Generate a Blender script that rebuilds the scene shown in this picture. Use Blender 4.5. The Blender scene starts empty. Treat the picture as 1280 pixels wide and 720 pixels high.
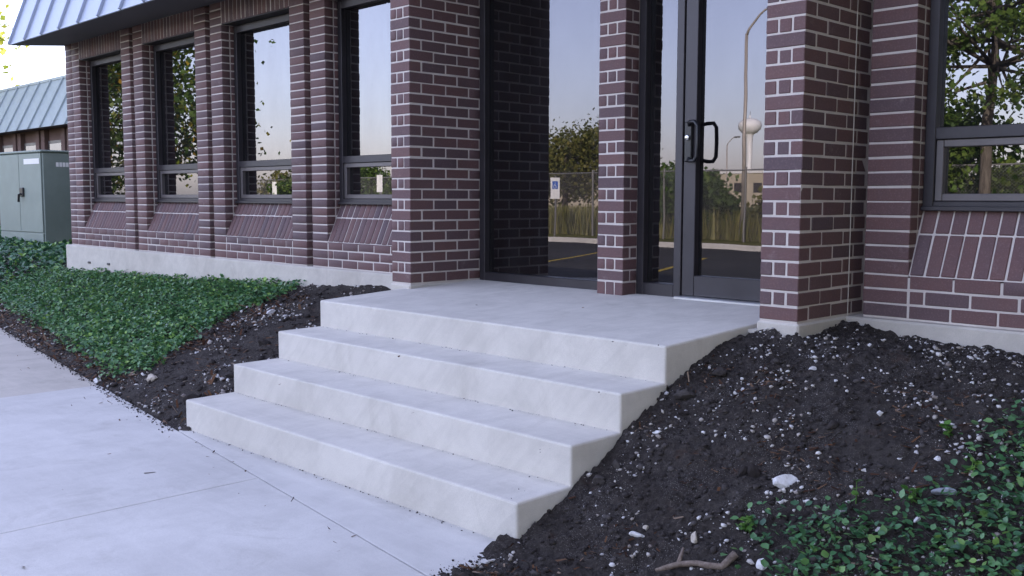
import bpy, math, random
import numpy as np
from mathutils import Vector, Matrix, noise
random.seed(7); rng = np.random.default_rng(7)
scene = bpy.context.scene
COL = scene.collection
# ------------------------------------------------------------------ camera
CAM = Vector((2.4692, -4.0072, 0.5564)); YAW, PIT, ROL = (math.radians(a) for a in (45.6713, 5.1509, 0.1628))
FPX = 1244.53
fwd = Vector((-math.sin(YAW)*math.cos(PIT), math.cos(YAW)*math.cos(PIT), -math.sin(PIT)))
rt = Vector((math.cos(YAW), math.sin(YAW), 0)); up = rt.cross(fwd)
r2 = math.cos(ROL)*rt + math.sin(ROL)*up; u2 = -math.sin(ROL)*rt + math.cos(ROL)*up
cd = bpy.data.cameras.new('camera'); cam = bpy.data.objects.new('camera', cd); COL.objects.link(cam)
M3 = Matrix((r2, u2, -fwd)).transposed().to_4x4(); M3.translation = CAM; cam.matrix_world = M3
cd.sensor_fit = 'HORIZONTAL'; cd.sensor_width = 36; cd.lens = FPX/1280*36; cd.clip_start = .05; cd.clip_end = 5000
scene.camera = cam
# ------------------------------------------------------------------ sky, sun, exposure
SUN_EL = math.radians(21); sdir = Vector((.50, .866, 0)).normalized()*math.cos(SUN_EL) + Vector((0, 0, math.sin(SUN_EL)))
w = bpy.data.worlds.new('World'); scene.world = w; w.use_nodes = True; nt = w.node_tree
sky = nt.nodes.new('ShaderNodeTexSky'); sky.sky_type = 'NISHITA'; sky.sun_disc = False
sky.sun_elevation = SUN_EL; sky.sun_rotation = math.atan2(sdir.x, sdir.y)
sky.air_density = 1.1; sky.dust_density = 1.3; sky.ozone_density = 2.8
bg = nt.nodes['Background']; bg.inputs['Strength'].default_value = .13
wb = nt.nodes.new('ShaderNodeMix'); wb.data_type = 'RGBA'; wb.blend_type = 'MULTIPLY'; wb.inputs[0].default_value = 1; wb.inputs[7].default_value = (1.10, .985, 1.13, 1)   # the camera's slightly magenta white balance
hs = nt.nodes.new('ShaderNodeHueSaturation'); hs.inputs['Saturation'].default_value = .66   # hazy, milky morning air
nt.links.new(sky.outputs[0], hs.inputs['Color']); nt.links.new(hs.outputs[0], wb.inputs[6]); nt.links.new(wb.outputs[2], bg.inputs['Color'])
sl = bpy.data.lights.new('sun', 'SUN'); sl.energy = 3.0; sl.angle = math.radians(.53); sl.color = (1, .9, .76)
so = bpy.data.objects.new('sun', sl); COL.objects.link(so); so.rotation_euler = sdir.to_track_quat('Z', 'Y').to_euler(); so.location = (-20, 30, 30)
vs = scene.view_settings; vs.view_transform = 'Standard'; vs.look = 'None'; vs.gamma = 1; vs.exposure = 2.62
scene.cycles.max_bounces = 8; scene.cycles.glossy_bounces = 4; scene.cycles.transparent_max_bounces = 12

# ------------------------------------------------------------------ materials
def srgb(r, g, b): return tuple(((c/255)/12.92 if c/255 <= .04045 else ((c/255+.055)/1.055)**2.4) for c in (r, g, b)) + (1,)
class N:
    def __init__(s, name):
        s.m = bpy.data.materials.new(name); s.m.use_nodes = True; s.t = s.m.node_tree; s.b = s.t.nodes['Principled BSDF']; s.out = s.t.nodes['Material Output']
    def n(s, typ, **kw):
        x = s.t.nodes.new('ShaderNode'+typ)
        for k, v in kw.items():
            if k in x.inputs: x.inputs[k].default_value = v
            else: setattr(x, k, v)
        return x
    def l(s, a, b): s.t.links.new(a, b)
    def coord(s, kind='Object', scale=(1, 1, 1), rot=(0, 0, 0), offs=None):
        c = s.n('TexCoord'); m = s.n('Mapping'); m.inputs['Scale'].default_value = scale; m.inputs['Rotation'].default_value = rot
        s.l(c.outputs[kind], m.inputs['Vector'])
        if offs: s.l(offs, m.inputs['Location'])
        return m.outputs[0]
    def noise(s, vec, scale, detail=4, rough=.6, dist=0):
        x = s.n('TexNoise'); x.inputs['Scale'].default_value = scale; x.inputs['Detail'].default_value = detail
        x.inputs['Roughness'].default_value = rough; x.inputs['Distortion'].default_value = dist
        s.l(vec, x.inputs['Vector']); return x.outputs[0]
    def ramp(s, fac, stops, interp='LINEAR'):
        r = s.n('ValToRGB'); r.color_ramp.interpolation = interp; e = r.color_ramp.elements
        while len(e) < len(stops): e.new(.5)
        for el, (p, c) in zip(e, stops): el.position = p; el.color = c if len(c) == 4 else (*c, 1)
        s.l(fac, r.inputs[0]); return r.outputs[0]
    def mix(s, fac, a, b, mode='MIX'):
        x = s.n('Mix'); x.data_type = 'RGBA'; x.blend_type = mode
        for sock, v in ((x.inputs[0], fac), (x.inputs[6], a), (x.inputs[7], b)):
            if hasattr(v, 'is_output'): s.l(v, sock)
            else: sock.default_value = v if not isinstance(v, tuple) or len(v) == 4 else (*v, 1)
        return x.outputs[2]
    def math(s, op, a, b=0.0):
        x = s.n('Math', operation=op)
        for i, v in enumerate((a, b)):
            if hasattr(v, 'is_output'): s.l(v, x.inputs[i])
            else: x.inputs[i].default_value = v
        return x.outputs[0]
    def bump(s, h, strength, dist):
        x = s.n('Bump'); x.inputs['Strength'].default_value = strength; x.inputs['Distance'].default_value = dist
        s.l(h, x.inputs['Height']); s.l(x.outputs[0], s.b.inputs['Normal']); return x
    def rnd(s):
        a = s.n('Attribute'); a.attribute_name = 'rnd'; o = s.n('ObjectInfo')
        return s.math('FRACT', s.math('ADD', a.outputs['Fac'], o.outputs['Random']))
    def done(s, col, rough=.8, spec=.3, metal=0):
        if hasattr(col, 'is_output'): s.l(col, s.b.inputs['Base Color'])
        else: s.b.inputs['Base Color'].default_value = col if len(col) == 4 else (*col, 1)
        if hasattr(rough, 'is_output'): s.l(rough, s.b.inputs['Roughness'])
        else: s.b.inputs['Roughness'].default_value = rough
        s.b.inputs['Specular IOR Level'].default_value = spec; s.b.inputs['Metallic'].default_value = metal
        return s.m
MAT = {}
def mats():
    g = N('brick'); r = g.rnd()
    c = g.ramp(r, [(0, (.132, .070, .066)), (.2, (.152, .074, .065)), (.4, (.104, .067, .069)), (.6, (.158, .077, .067)), (.75, (.094, .063, .068)), (.9, (.168, .082, .068)), (1, (.120, .070, .067))])
    cb = g.n('CombineXYZ'); g.l(g.math('MULTIPLY', r, 37), cb.inputs[0]); g.l(g.math('MULTIPLY', r, 91), cb.inputs[2])
    v = g.coord('Object', offs=cb.outputs[0])
    n1 = g.noise(v, 14, 5, .7); n2 = g.noise(v, 160, 4, .7)
    c = g.mix(g.math('MULTIPLY', n1, .7), c, (.095, .068, .076, 1))
    c = g.mix(g.ramp(n2, [(.52, (0, 0, 0)), (.75, (.55, .55, .55))]), c, (.24, .16, .15, 1))
    sp = g.noise(g.coord('Object', scale=(1, 1, 1), offs=cb.outputs[0]), 5.5, 6, .75)
    c = g.mix(g.ramp(sp, [(.60, (0, 0, 0)), (.80, (.35, .35, .35))]), c, (.36, .30, .29, 1))
    g.bump(n2, .5, .0015); MAT['brick'] = g.done(c, .72, .35)
    g = N('mortar'); v = g.coord(); n1 = g.noise(v, 3, 4); n2 = g.noise(v, 120, 3, .8)
    c = g.ramp(n1, [(.3, (.50, .445, .40)), (.7, (.65, .595, .54))]); c = g.mix(g.ramp(n2, [(.4, (0, 0, 0)), (.8, (.5, .5, .5))]), c, (.40, .365, .345, 1))
    g.bump(n2, .6, .002); MAT['mortar'] = g.done(c, .95, .1)
    def concrete(name, a, b, streak=.3, dirt=.4, smear=.16):
        g = N(name); v = g.coord(); n0 = g.noise(v, .9, 5, .6, .4); n1 = g.noise(v, 5, 6, .65, .3); n2 = g.noise(v, 240, 2, .8)
        c = g.ramp(n0, [(.3, a), (.7, b)])
        c = g.mix(g.ramp(n1, [(.42, (0, 0, 0)), (.85, (dirt,)*3)]), c, tuple(x*.62 for x in a))
        if streak:
            mp = g.n('Mapping'); mp.inputs['Scale'].default_value = (11, 2.5, 1.6); g.l(g.coord(rot=(0, -.75, 0)), mp.inputs['Vector']); s1 = g.noise(mp.outputs[0], 1.7, 5, .65, .5)
            c = g.mix(g.ramp(s1, [(.46, (0, 0, 0)), (.74, (streak,)*3)]), c, tuple(x*.68 for x in a))
            s2 = g.noise(g.coord(scale=(1.2, 14, 5), rot=(0, 0, .12)), 2.4, 4, .6, .3)
            c = g.mix(g.ramp(s2, [(.48, (0, 0, 0)), (.75, (smear,)*3)]), c, tuple(min(1, x*1.18) for x in b))
        c = g.mix(g.ramp(n2, [(.35, (.35,)*3), (.55, (0, 0, 0))]), c, tuple(x*.75 for x in a))
        st = g.noise(g.coord(scale=(1, 1, .45)), 2.3, 7, .72, 1.2)
        c = g.mix(g.ramp(st, [(.56, (0, 0, 0)), (.70, (.30,)*3)]), c, (a[0]*.60, a[1]*.585, a[2]*.55, 1))
        vo = g.n('TexVoronoi'); vo.inputs['Scale'].default_value = 26; g.l(v, vo.inputs['Vector'])
        c = g.mix(g.ramp(vo.outputs['Distance'], [(.02, (.55,)*3), (.055, (0, 0, 0))]), c, tuple(x*.5 for x in a))
        bm = g.math('ADD', g.math('MULTIPLY', n1, .8), g.math('MULTIPLY', n2, .25)); g.bump(bm, .35, .004)
        MAT[name] = g.done(c, .88, .25)
    concrete('concrete', (.555, .522, .465), (.65, .615, .55), .34, .50); concrete('walk', (.51, .49, .46), (.61, .588, .552), .12, .46, .14)
    concrete('old_walk', (.44, .40, .345), (.54, .495, .43), .12, .5); concrete('foundation', (.50, .46, .40), (.61, .57, .50), .2, .6)
    g = N('soil'); v = g.coord(); n1 = g.noise(v, 4, 6, .65); n2 = g.noise(v, 46, 6, .75); n3 = g.noise(v, 9, 3)
    c = g.ramp(n2, [(.3, (.018, .015, .0135)), (.55, (.048, .040, .036)), (.75, (.115, .098, .086))])
    c = g.mix(g.ramp(n1, [(.4, (0, 0, 0)), (.72, (.6,)*3)]), c, (.075, .066, .060, 1))
    c = g.mix(g.ramp(n3, [(.62, (0, 0, 0)), (.78, (.45,)*3)]), c, (.075, .038, .024, 1))
    vo = g.n('TexVoronoi'); vo.inputs['Scale'].default_value = 150; g.l(v, vo.inputs['Vector']); sp = g.math('MULTIPLY', g.ramp(vo.outputs['Distance'], [(.16, (1, 1, 1)), (.26, (0, 0, 0))]), g.ramp(g.noise(v, 6, 4, .6), [(.42, (0, 0, 0)), (.62, (.8,)*3)]))
    c = g.mix(sp, c, (.30, .28, .265, 1))
    g.bump(n2, 1.0, .02); MAT['soil'] = g.done(c, .95, .15)
    g = N('clod'); r = g.rnd(); v = g.coord(); n2 = g.noise(v, 60, 5, .75)
    c = g.ramp(r, [(0, (.026, .021, .020)), (.6, (.060, .051, .048)), (1, (.125, .112, .106))]); c = g.mix(n2, c, (.03, .026, .025, 1)); g.bump(n2, .8, .006); MAT['clod'] = g.done(c, .95, .15)
    g = N('pebble'); r = g.rnd(); v = g.coord(); n2 = g.noise(v, 90, 4, .7)
    c = g.ramp(r, [(0, (.20, .17, .155)), (.25, (.42, .38, .34)), (.5, (.60, .57, .54)), (.8, (.70, .69, .68)), (1, (.33, .31, .33))])
    c = g.mix(g.ramp(n2, [(.42, (0, 0, 0)), (.7, (.6,)*3)]), c, (.16, .135, .12, 1)); g.bump(n2, .5, .003); MAT['pebble'] = g.done(c, .85, .25)
    for nm, a, b in (('rock_white', (.55, .53, .52), (.74, .73, .73)), ('rock_grey', (.19, .20, .23), (.31, .33, .37)), ('rock_tan', (.36, .31, .25), (.52, .47, .40))):
        g = N(nm); v = g.coord(); n1 = g.noise(v, 30, 6, .7, .4); n2 = g.noise(v, 200, 3, .7)
        c = g.ramp(n1, [(.35, a), (.65, b)]); c = g.mix(g.ramp(n1, [(.30, (.7,)*3), (.42, (0, 0, 0))]), c, (.10, .085, .075, 1)); g.bump(g.math('ADD', n1, g.math('MULTIPLY', n2, .3)), .8, .008); MAT[nm] = g.done(c, .9, .2)
    def leaf(name, stops, trans=.3, rough=.5, spec=.3):
        g = N(name); r = g.rnd(); c = g.ramp(r, stops); g.done(c, rough, spec)
        t = g.n('BsdfTranslucent'); g.l(g.mix(.5, c, (.16, .22, .03, 1), 'ADD') if False else c, t.inputs['Color'])
        ms = g.n('MixShader'); ms.inputs[0].default_value = trans; g.l(g.b.outputs[0], ms.inputs[1]); g.l(t.outputs[0], ms.inputs[2]); g.l(ms.outputs[0], g.out.inputs['Surface']); MAT[name] = g.m
    leaf('ivy', [(0, (.030, .085, .045)), (.4, (.062, .168, .070)), (.75, (.11, .24, .085)), (.93, (.19, .34, .085)), (1, (.28, .45, .09))], .2, .36, .5)
    leaf('sprout', [(0, (.05, .13, .03)), (.6, (.10, .22, .04)), (1, (.17, .31, .06))], .25, .45, .4)
    leaf('mulch', [(0, (.035, .018, .012)), (.35, (.075, .034, .018)), (.6, (.11, .055, .028)), (.85, (.16, .105, .07)), (1, (.30, .23, .17))], .05, .85, .1)
    leaf('leaf_green', [(0, (.035, .075, .015)), (.5, (.08, .14, .024)), (1, (.16, .215, .04))], .35)
    leaf('leaf_olive', [(0, (.06, .075, .016)), (.5, (.13, .135, .03)), (1, (.22, .19, .05))], .3)
    leaf('dry_grass', [(0, (.13, .14, .03)), (.5, (.24, .23, .06)), (1, (.34, .30, .11))], .35)
    leaf('leaf_autumn', [(0, (.03, .07, .012)), (.4, (.07, .12, .018)), (.7, (.16, .19, .02)), (.9, (.30, .24, .02)), (1, (.36, .20, .02))], .4)
    leaf('leaf_yellow', [(0, (.12, .17, .02)), (.5, (.22, .26, .03)), (1, (.34, .33, .05))], .5)
    g = N('bark'); v = g.coord(scale=(1, 1, .2)); n1 = g.noise(v, 14, 6, .7, .5); c = g.ramp(n1, [(.3, (.05, .04, .033)), (.7, (.17, .145, .12))]); g.bump(n1, .9, .03); MAT['bark'] = g.done(c, .92, .15)
    g = N('root'); v = g.coord(); n1 = g.noise(v, 60, 5, .7); c = g.ramp(n1, [(.3, (.10, .075, .06)), (.7, (.25, .20, .165))]); g.bump(n1, .7, .003); MAT['root'] = g.done(c, .9, .15)
    def metal(name, col, rough=.42, met=.35, spec=.5, var=.35):
        g = N(name); v = g.coord(); n1 = g.noise(v, 3.5, 5, .6); n2 = g.noise(v, 60, 3, .6)
        c = g.mix(g.ramp(n1, [(.4, (0, 0, 0)), (.8, (var,)*3)]), col, tuple(min(1, x*1.7+.015) for x in col[:3])); g.bump(n2, .06, .001)
        MAT[name] = g.done(c, g.math('ADD', rough-.08, g.math('MULTIPLY', n1, .16)), spec, met)
    metal('bronze', (.038, .034, .038), .42); metal('sash', (.115, .102, .10), .45); metal('black_metal', (.012, .012, .014), .35, .2)
    metal('chrome', (.62, .62, .62), .2, .9); metal('threshold', (.52, .52, .52), .38, .8); metal('galv', (.20, .195, .19), .55, .4)
    metal('roof_metal', (.33, .365, .43), .42, .25, .5, .25); metal('roof_green', (.27, .31, .305), .45, .25, .5, .3); metal('soffit', (.10, .095, .105), .6, .1, .3)
    metal('cabinet', (.19, .225, .195), .5, .1, .4, .25); metal('cabinet_dark', (.15, .20, .18), .5, .1, .4, .2); metal('white_paint', (.74, .74, .72), .5, 0, .4, .1); metal('blue_paint', (.05, .12, .42), .5, 0, .4, .1)
    metal('lamp_pole', (.36, .32, .28), .5, .2); metal('tower', (.72, .72, .72), .5, 0, .4, .1); metal('sticker', (.72, .70, .66), .6, 0, .3, .2)
    for gname, gk, gt in (('glass', .54, (.93, .94, 1, 1)), ('door_glass', .36, (.92, .92, 1, 1))):
     g = N(gname); v = g.coord(); n1 = g.noise(v, 1.6, 2, .5)
     gl = g.n('BsdfGlossy'); gl.inputs['Roughness'].default_value = 0; gl.inputs['Color'].default_value = gt
     tr = g.n('BsdfTransparent'); tr.inputs['Color'].default_value = (.13, .12, .125, 1)
     b = g.n('Bump'); b.inputs['Strength'].default_value = .02; b.inputs['Distance'].default_value = .02; g.l(n1, b.inputs['Height']); g.l(b.outputs[0], gl.inputs['Normal'])
     lw = g.n('LayerWeight'); lw.inputs['Blend'].default_value = .35
     f = g.math('ADD', .26, g.math('MULTIPLY', lw.outputs['Fresnel'], .45))
     f = g.math('MULTIPLY', f, gk); ms = g.n('MixShader'); g.l(f, ms.inputs[0]); g.l(tr.outputs[0], ms.inputs[1]); g.l(gl.outputs[0], ms.inputs[2])
     df = g.n('BsdfDiffuse'); df.inputs['Color'].default_value = (.09, .085, .09, 1)
     m2 = g.n('MixShader'); g.l(g.ramp(g.noise(g.coord(scale=(1, 1, .35)), 7, 6, .7), [(.35, (.03,)*3), (.8, (.15,)*3)]), m2.inputs[0]); g.l(ms.outputs[0], m2.inputs[1]); g.l(df.outputs[0], m2.inputs[2]); g.l(m2.outputs[0], g.out.inputs['Surface']); MAT[gname] = g.m
    def plain(name, a, b, scale=6, rough=.9, bs=.4, bd=.02, sc2=80):
        g = N(name); v = g.coord(); n1 = g.noise(v, scale, 5, .6); n2 = g.noise(v, sc2, 4, .7)
        c = g.ramp(n1, [(.35, a), (.68, b)]); c = g.mix(g.math('MULTIPLY', n2, .4), c, tuple(x*.55 for x in a)); g.bump(n2, bs, bd); MAT[name] = g.done(c, rough, .2)
    plain('interior', (.06, .055, .05), (.08, .075, .07), 2); plain('asphalt', (.045, .043, .042), (.075, .07, .068), .5, .9, .5, .01, 90)
    plain('grass', (.11, .12, .03), (.21, .19, .06), .35, .95, .8, .05, 12); plain('yellow_paint', (.50, .36, .06), (.62, .46, .10), 4)
    plain('stucco', (.46, .40, .30), (.55, .48, .37), .4); plain('far_brick', (.13, .085, .072), (.19, .125, .105), 1.2, .9, .3, .01, 20); plain('rubber', (.05, .05, .05), (.07, .07, .07))
mats()

# ------------------------------------------------------------------ mesh helpers
def link(name, me, mat=None, parent=None):
    o = bpy.data.objects.new(name, me)
    if mat and not me.materials: me.materials.append(MAT[mat])
    COL.objects.link(o)
    if parent: o.parent = parent
    return o
def empty(name, loc=(0, 0, 0), parent=None):
    o = bpy.data.objects.new(name, None); o.location = loc; o.empty_display_size = .2; COL.objects.link(o)
    if parent: o.parent = parent
    return o
def tag(o, label=None, cat=None, group=None, kind=None):
    for k, v in (('label', label), ('category', cat), ('group', group), ('kind', kind)):
        if v: o[k] = v
    return o
def np_mesh(name, V, F, rnd=None, smooth=False):
    V = np.asarray(V, np.float32); F = np.asarray(F, np.int32); k = F.shape[1]; me = bpy.data.meshes.new(name)
    me.vertices.add(len(V)); me.vertices.foreach_set('co', V.ravel()); me.loops.add(F.size); me.loops.foreach_set('vertex_index', F.ravel())
    me.polygons.add(len(F)); me.polygons.foreach_set('loop_start', np.arange(0, F.size, k, dtype=np.int32)); me.polygons.foreach_set('loop_total', np.full(len(F), k, np.int32))
    if smooth: me.polygons.foreach_set('use_smooth', np.ones(len(F), bool))
    me.update(calc_edges=True)
    if rnd is not None:
        a = me.attributes.new('rnd', 'FLOAT', 'FACE'); a.data.foreach_set('value', np.asarray(rnd, np.float32))
    return me
class MB:
    def __init__(s): s.v = []; s.f = []
    def add(s, V, F):
        o = len(s.v); s.v += [tuple(p) for p in V]; s.f += [tuple(i+o for i in f) for f in F]; return s
    def box(s, x0, x1, y0, y1, z0, z1, b=0):
        V, F = cbox(x1-x0, y1-y0, z1-z0, b) if b else (BOXV*np.array([x1-x0, y1-y0, z1-z0])/2, BOXF)
        return s.add(np.asarray(V)+np.array([(x0+x1)/2, (y0+y1)/2, (z0+z1)/2]), F)
    def tube(s, pts, rad, n=8, caps=True):
        pts = [Vector(p) for p in pts]; rad = [rad]*len(pts) if not hasattr(rad, '__len__') else rad
        o = len(s.v); ref = None
        for i, p in enumerate(pts):
            d = (pts[min(i+1, len(pts)-1)]-pts[max(i-1, 0)]).normalized()
            if ref is None: ref = d.orthogonal().normalized()
            ref = (ref-d*ref.dot(d)).normalized(); b = d.cross(ref)
            for k in range(n):
                a = 2*math.pi*k/n; s.v.append(tuple(p+(ref*math.cos(a)+b*math.sin(a))*rad[i]))
        for i in range(len(pts)-1):
            for k in range(n): s.f.append((o+i*n+k, o+i*n+(k+1) % n, o+(i+1)*n+(k+1) % n, o+(i+1)*n+k))
        if caps: s.f.append(tuple(o+k for k in reversed(range(n)))); s.f.append(tuple(o+(len(pts)-1)*n+k for k in range(n)))
        return s
    def lathe(s, prof, c=(0, 0, 0), n=24):
        o = len(s.v)
        for r, z in prof:
            for k in range(n): a = 2*math.pi*k/n; s.v.append((c[0]+r*math.cos(a), c[1]+r*math.sin(a), c[2]+z))
        for i in range(len(prof)-1):
            for k in range(n): s.f.append((o+i*n+k, o+i*n+(k+1) % n, o+(i+1)*n+(k+1) % n, o+(i+1)*n+k))
        return s
    def prism(s, poly, z0, z1):
        n = len(poly); V = [(x, y, z0) for x, y in poly]+[(x, y, z1) for x, y in poly]
        F = [tuple(reversed(range(n))), tuple(range(n, 2*n))]+[(i, (i+1) % n, n+(i+1) % n, n+i) for i in range(n)]
        return s.add(V, F)
    def build(s, name, mat, parent=None, smooth=False, bevel=0, seg=2):
        me = bpy.data.meshes.new(name); me.from_pydata(s.v, [], s.f)
        if smooth: me.polygons.foreach_set('use_smooth', [True]*len(me.polygons))
        me.update(); o = link(name, me, mat, parent)
        if bevel:
            m = o.modifiers.new('bevel', 'BEVEL'); m.width = bevel; m.segments = seg; m.limit_method = 'ANGLE'
        return o
BOXV = np.array([(x, y, z) for x in (-1, 1) for y in (-1, 1) for z in (-1, 1)], float)
BOXF = [(0, 1, 3, 2), (4, 6, 7, 5), (0, 4, 5, 1), (2, 3, 7, 6), (0, 2, 6, 4), (1, 5, 7, 3)]
def cbox_topology():
    S = [(x, y, z) for x in (-1, 1) for y in (-1, 1) for z in (-1, 1)]; idx = {(s, a): i*3+a for i, s in enumerate(S) for a in range(3)}
    F = []
    for a in range(3):
        b, c = (a+1) % 3, (a+2) % 3
        for sg in (-1, 1):
            q = []
            for t in ((-1, -1), (1, -1), (1, 1), (-1, 1)):
                s = [0, 0, 0]; s[a] = sg; s[b], s[c] = t; q.append(idx[(tuple(s), a)])
            F.append(q)
        for sb in (-1, 1):          # edges running along axis a, between faces b and c
            for sc in (-1, 1):
                s0 = [0]*3; s1 = [0]*3; s0[a] = -1; s1[a] = 1
                for s in (s0, s1): s[b] = sb; s[c] = sc
                F.append([idx[(tuple(s0), b)], idx[(tuple(s1), b)], idx[(tuple(s1), c)], idx[(tuple(s0), c)]])
    T = [[idx[(s, 0)], idx[(s, 1)], idx[(s, 2)]] for s in S]
    V, _ = cbox_v(1, 1, 1, .1)
    out = []
    for f in F+T:
        p = V[f]; nrm = np.cross(p[1]-p[0], p[2]-p[0])
        out.append(tuple(f) if nrm@p.mean(0) > 0 else tuple(reversed(f)))
    return out
def cbox_v(dx, dy, dz, b):
    h = np.array([dx, dy, dz])/2; V = []
    for x in (-1, 1):
        for y in (-1, 1):
            for z in (-1, 1):
                for a in range(3):
                    e = h-b; e[a] = h[a]; V.append(e*np.array([x, y, z]))
    return np.array(V), None
CBF = cbox_topology()
def cbox(dx, dy, dz, b): return cbox_v(dx, dy, dz, b)[0], CBF
def rock_mesh(name, dims, seed, sub=3, rough=.35, flat=.25):
    import bmesh
    bm = bmesh.new(); bmesh.ops.create_icosphere(bm, subdivisions=sub, radius=1); r = random.Random(seed)
    cuts = [(Vector((r.gauss(0, 1), r.gauss(0, 1), r.gauss(0, 1))).normalized(), r.uniform(.45, .85)) for _ in range(9)]
    for v in bm.verts:
        p = v.co.copy()
        for n_, d in cuts:
            e = p.dot(n_)-d
            if e > 0: p -= n_*e*.9
        p *= 1+rough*.35*noise.noise(p*2+Vector((seed, 0, 0)))+rough*.12*noise.noise(p*7+Vector((0, seed, 0)))
        v.co = Vector((p.x*dims[0], p.y*dims[1], p.z*dims[2]))
    me = bpy.data.meshes.new(name); bm.to_mesh(me); bm.free(); return me

# ------------------------------------------------------------------ terrain heights
def ye(x): return np.minimum(-1.947-.14*np.asarray(x, float), -.72)
RY = [-2.3, -1.9, -1.62, -1.52, -1.229, -.937, -.645, -.3, 0, .44, 1.0]
RZ = [-.722, -.713, -.703, -.69, -.556, -.40, -.25, -.115, -.045, -.032, -.032]
LX = [-40, -14, -11, -9.56, -8.1, -6.3, -4.5, -3.44, -2.7]; LZ = [-.20, -.16, -.24, -.30, -.26, -.22, -.15, -.09, -.07]
def H(x, y):
    x = np.asarray(x, float); y = np.asarray(y, float)
    zr = np.interp(y+.03*np.maximum(x, 0), RY, RZ); zr = -.725+(zr+.725)*(1-.09*np.clip(x, 0, 4))
    zr = zr+.025*np.exp(-((x-.22)**2+(y-.36)**2)/.012)
    e = ye(x); s = np.clip((y-e)/(.44-e), 0, 1)
    zl = -.725+(np.interp(x, LX, LZ)+.725)*s**.9
    return np.where(x > -1.3, zr, zl)
def lump(x, y):
    p = Vector((x, y, 0)); a = noise.fractal(p*5, 1, 2, 4)*.024; b = abs(noise.noise(p*17))*.024; c = noise.noise(p*45)*.011+noise.noise(p*95)*.005
    return a+b+c-.008
def in_poly(P, poly):
    x, y = P[:, 0], P[:, 1]; ins = np.zeros(len(P), bool); n = len(poly)
    for i in range(n):
        (x1, y1), (x2, y2) = poly[i], poly[(i+1) % n]
        if y1 != y2: ins ^= ((y1 > y) != (y2 > y)) & (x < (x2-x1)*(y-y1)/(y2-y1)+x1)
    return ins
def smap(u, v, z):  # local slab frame -> world
    return (u, -1.947-.14*u-v, z)

# ------------------------------------------------------------------ the setting
tag(MB().add([(-1500, -1500, -.90), (1500, -1500, -.90), (1500, 1500, -.90), (-1500, 1500, -.90)], [(0, 1, 2, 3)]).build('ground', 'grass'), kind='structure')
tag(MB().add([(-1500, -1500, -.73), (1500, -1500, -.73), (1500, -18.75, -.73), (-1500, -18.75, -.73)], [(0, 1, 2, 3)]).build('grass_verge', 'grass'), kind='structure')
lot = tag(MB().add([(-33, -18.6, -.87), (22, -18.6, -.87), (22, -6.0, -.87), (-33, -2.2, -.87)], [(0, 1, 2, 3)]).build('parking_lot', 'asphalt'), kind='structure')
for i in range(-6, 9):
    x0, y0 = -13.0+i*3.3, -10.9; d = Vector((-1.4, -3.2)).normalized(); L = 5.2; n_ = Vector((-d.y, d.x))*.06
    c0 = Vector((x0, y0))-d*1.0; c1 = c0+d*L
    MB().add([(*(c0+n_), -.866), (*(c0-n_), -.866), (*(c1-n_), -.866), (*(c1+n_), -.866)], [(0, 1, 2, 3)]).build('parking_stripe', 'yellow_paint', lot)
tag(MB().box(-60, 40, -18.75, -18.6, -.95, -.72, .02).build('kerb', 'walk'), kind='structure')
# sidewalk slabs
walk = tag(MB().add([smap(-22, .0, -.735), smap(-22, 2.0, -.735), smap(9, 2.0, -.735), smap(9, 0, -.735)], [(0, 1, 2, 3)]).build('sidewalk', 'old_walk'), kind='structure')
us = [-14.4, -12.95, -11.5, -10.05, -8.6, -7.15, -5.70, -4.24, -1.50, 1.25, 4.0, 6.75]
for i in range(len(us)-1):
    a, b = us[i]+.002, us[i+1]-.002; old = us[i+1] < -4; k = -.144
    poly = [smap(a, 2.0, 0)[:2], smap(b, 2.0, 0)[:2], smap(b, .0, 0)[:2], smap(a, .0, 0)[:2]]
    poly = [(x+k*0*(y), y) for x, y in poly]
    if us[i] < -8.9: poly = [(x, min(y, -.72)) for x, y in poly]
    dz = -.004 if old else 0
    MB().prism(poly, -.86, -.711+dz).build('slab', 'old_walk' if old else 'walk', walk, bevel=.004)
MB().prism([(-2.63, float(ye(-2.63))+.007), (-.03, float(ye(-.03))+.007), (.0, -1.50), (-2.63, -1.50)], -.86, -.712).build('slab', 'walk', walk, bevel=.005)
# soil beds
def grid(name, xs, ys_fn, amp=1.0, mat='soil', hide=None):
    V = []; nx = len(xs)
    for x in xs:
        ys = ys_fn(x)
        h = H(np.full(len(ys), x), ys)
        V += [(x, y, z+amp*lump(x, y)) for y, z in zip(ys, h)]
    ny = len(ys); V = np.array(V); i = np.arange(nx-1)[:, None]*ny+np.arange(ny-1)[None]; i = i.ravel()
    F = np.stack([i, i+ny, i+ny+1, i+1], 1)
    return link(name, np_mesh(name, V, F, smooth=True), mat)
xsR = np.concatenate([np.arange(-.10, 1.9, .0125), np.arange(1.9, 6.6, .05)])
tag(grid('soil_bed', xsR, lambda x: np.linspace(float(ye(x))-.02, .56, 190)), kind='structure')
xsL = np.concatenate([np.arange(-40, -10, .4), np.arange(-10, -5, .06), np.arange(-5, -2.56, .024)])
tag(grid('planting_bed', xsL, lambda x: np.concatenate([np.linspace(float(ye(x))-.02, .62, 100), [1.5, 3, 6, 12]]) if x < -9.5 else np.linspace(float(ye(x))-.02, .62, 104), .8), kind='structure')

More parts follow.
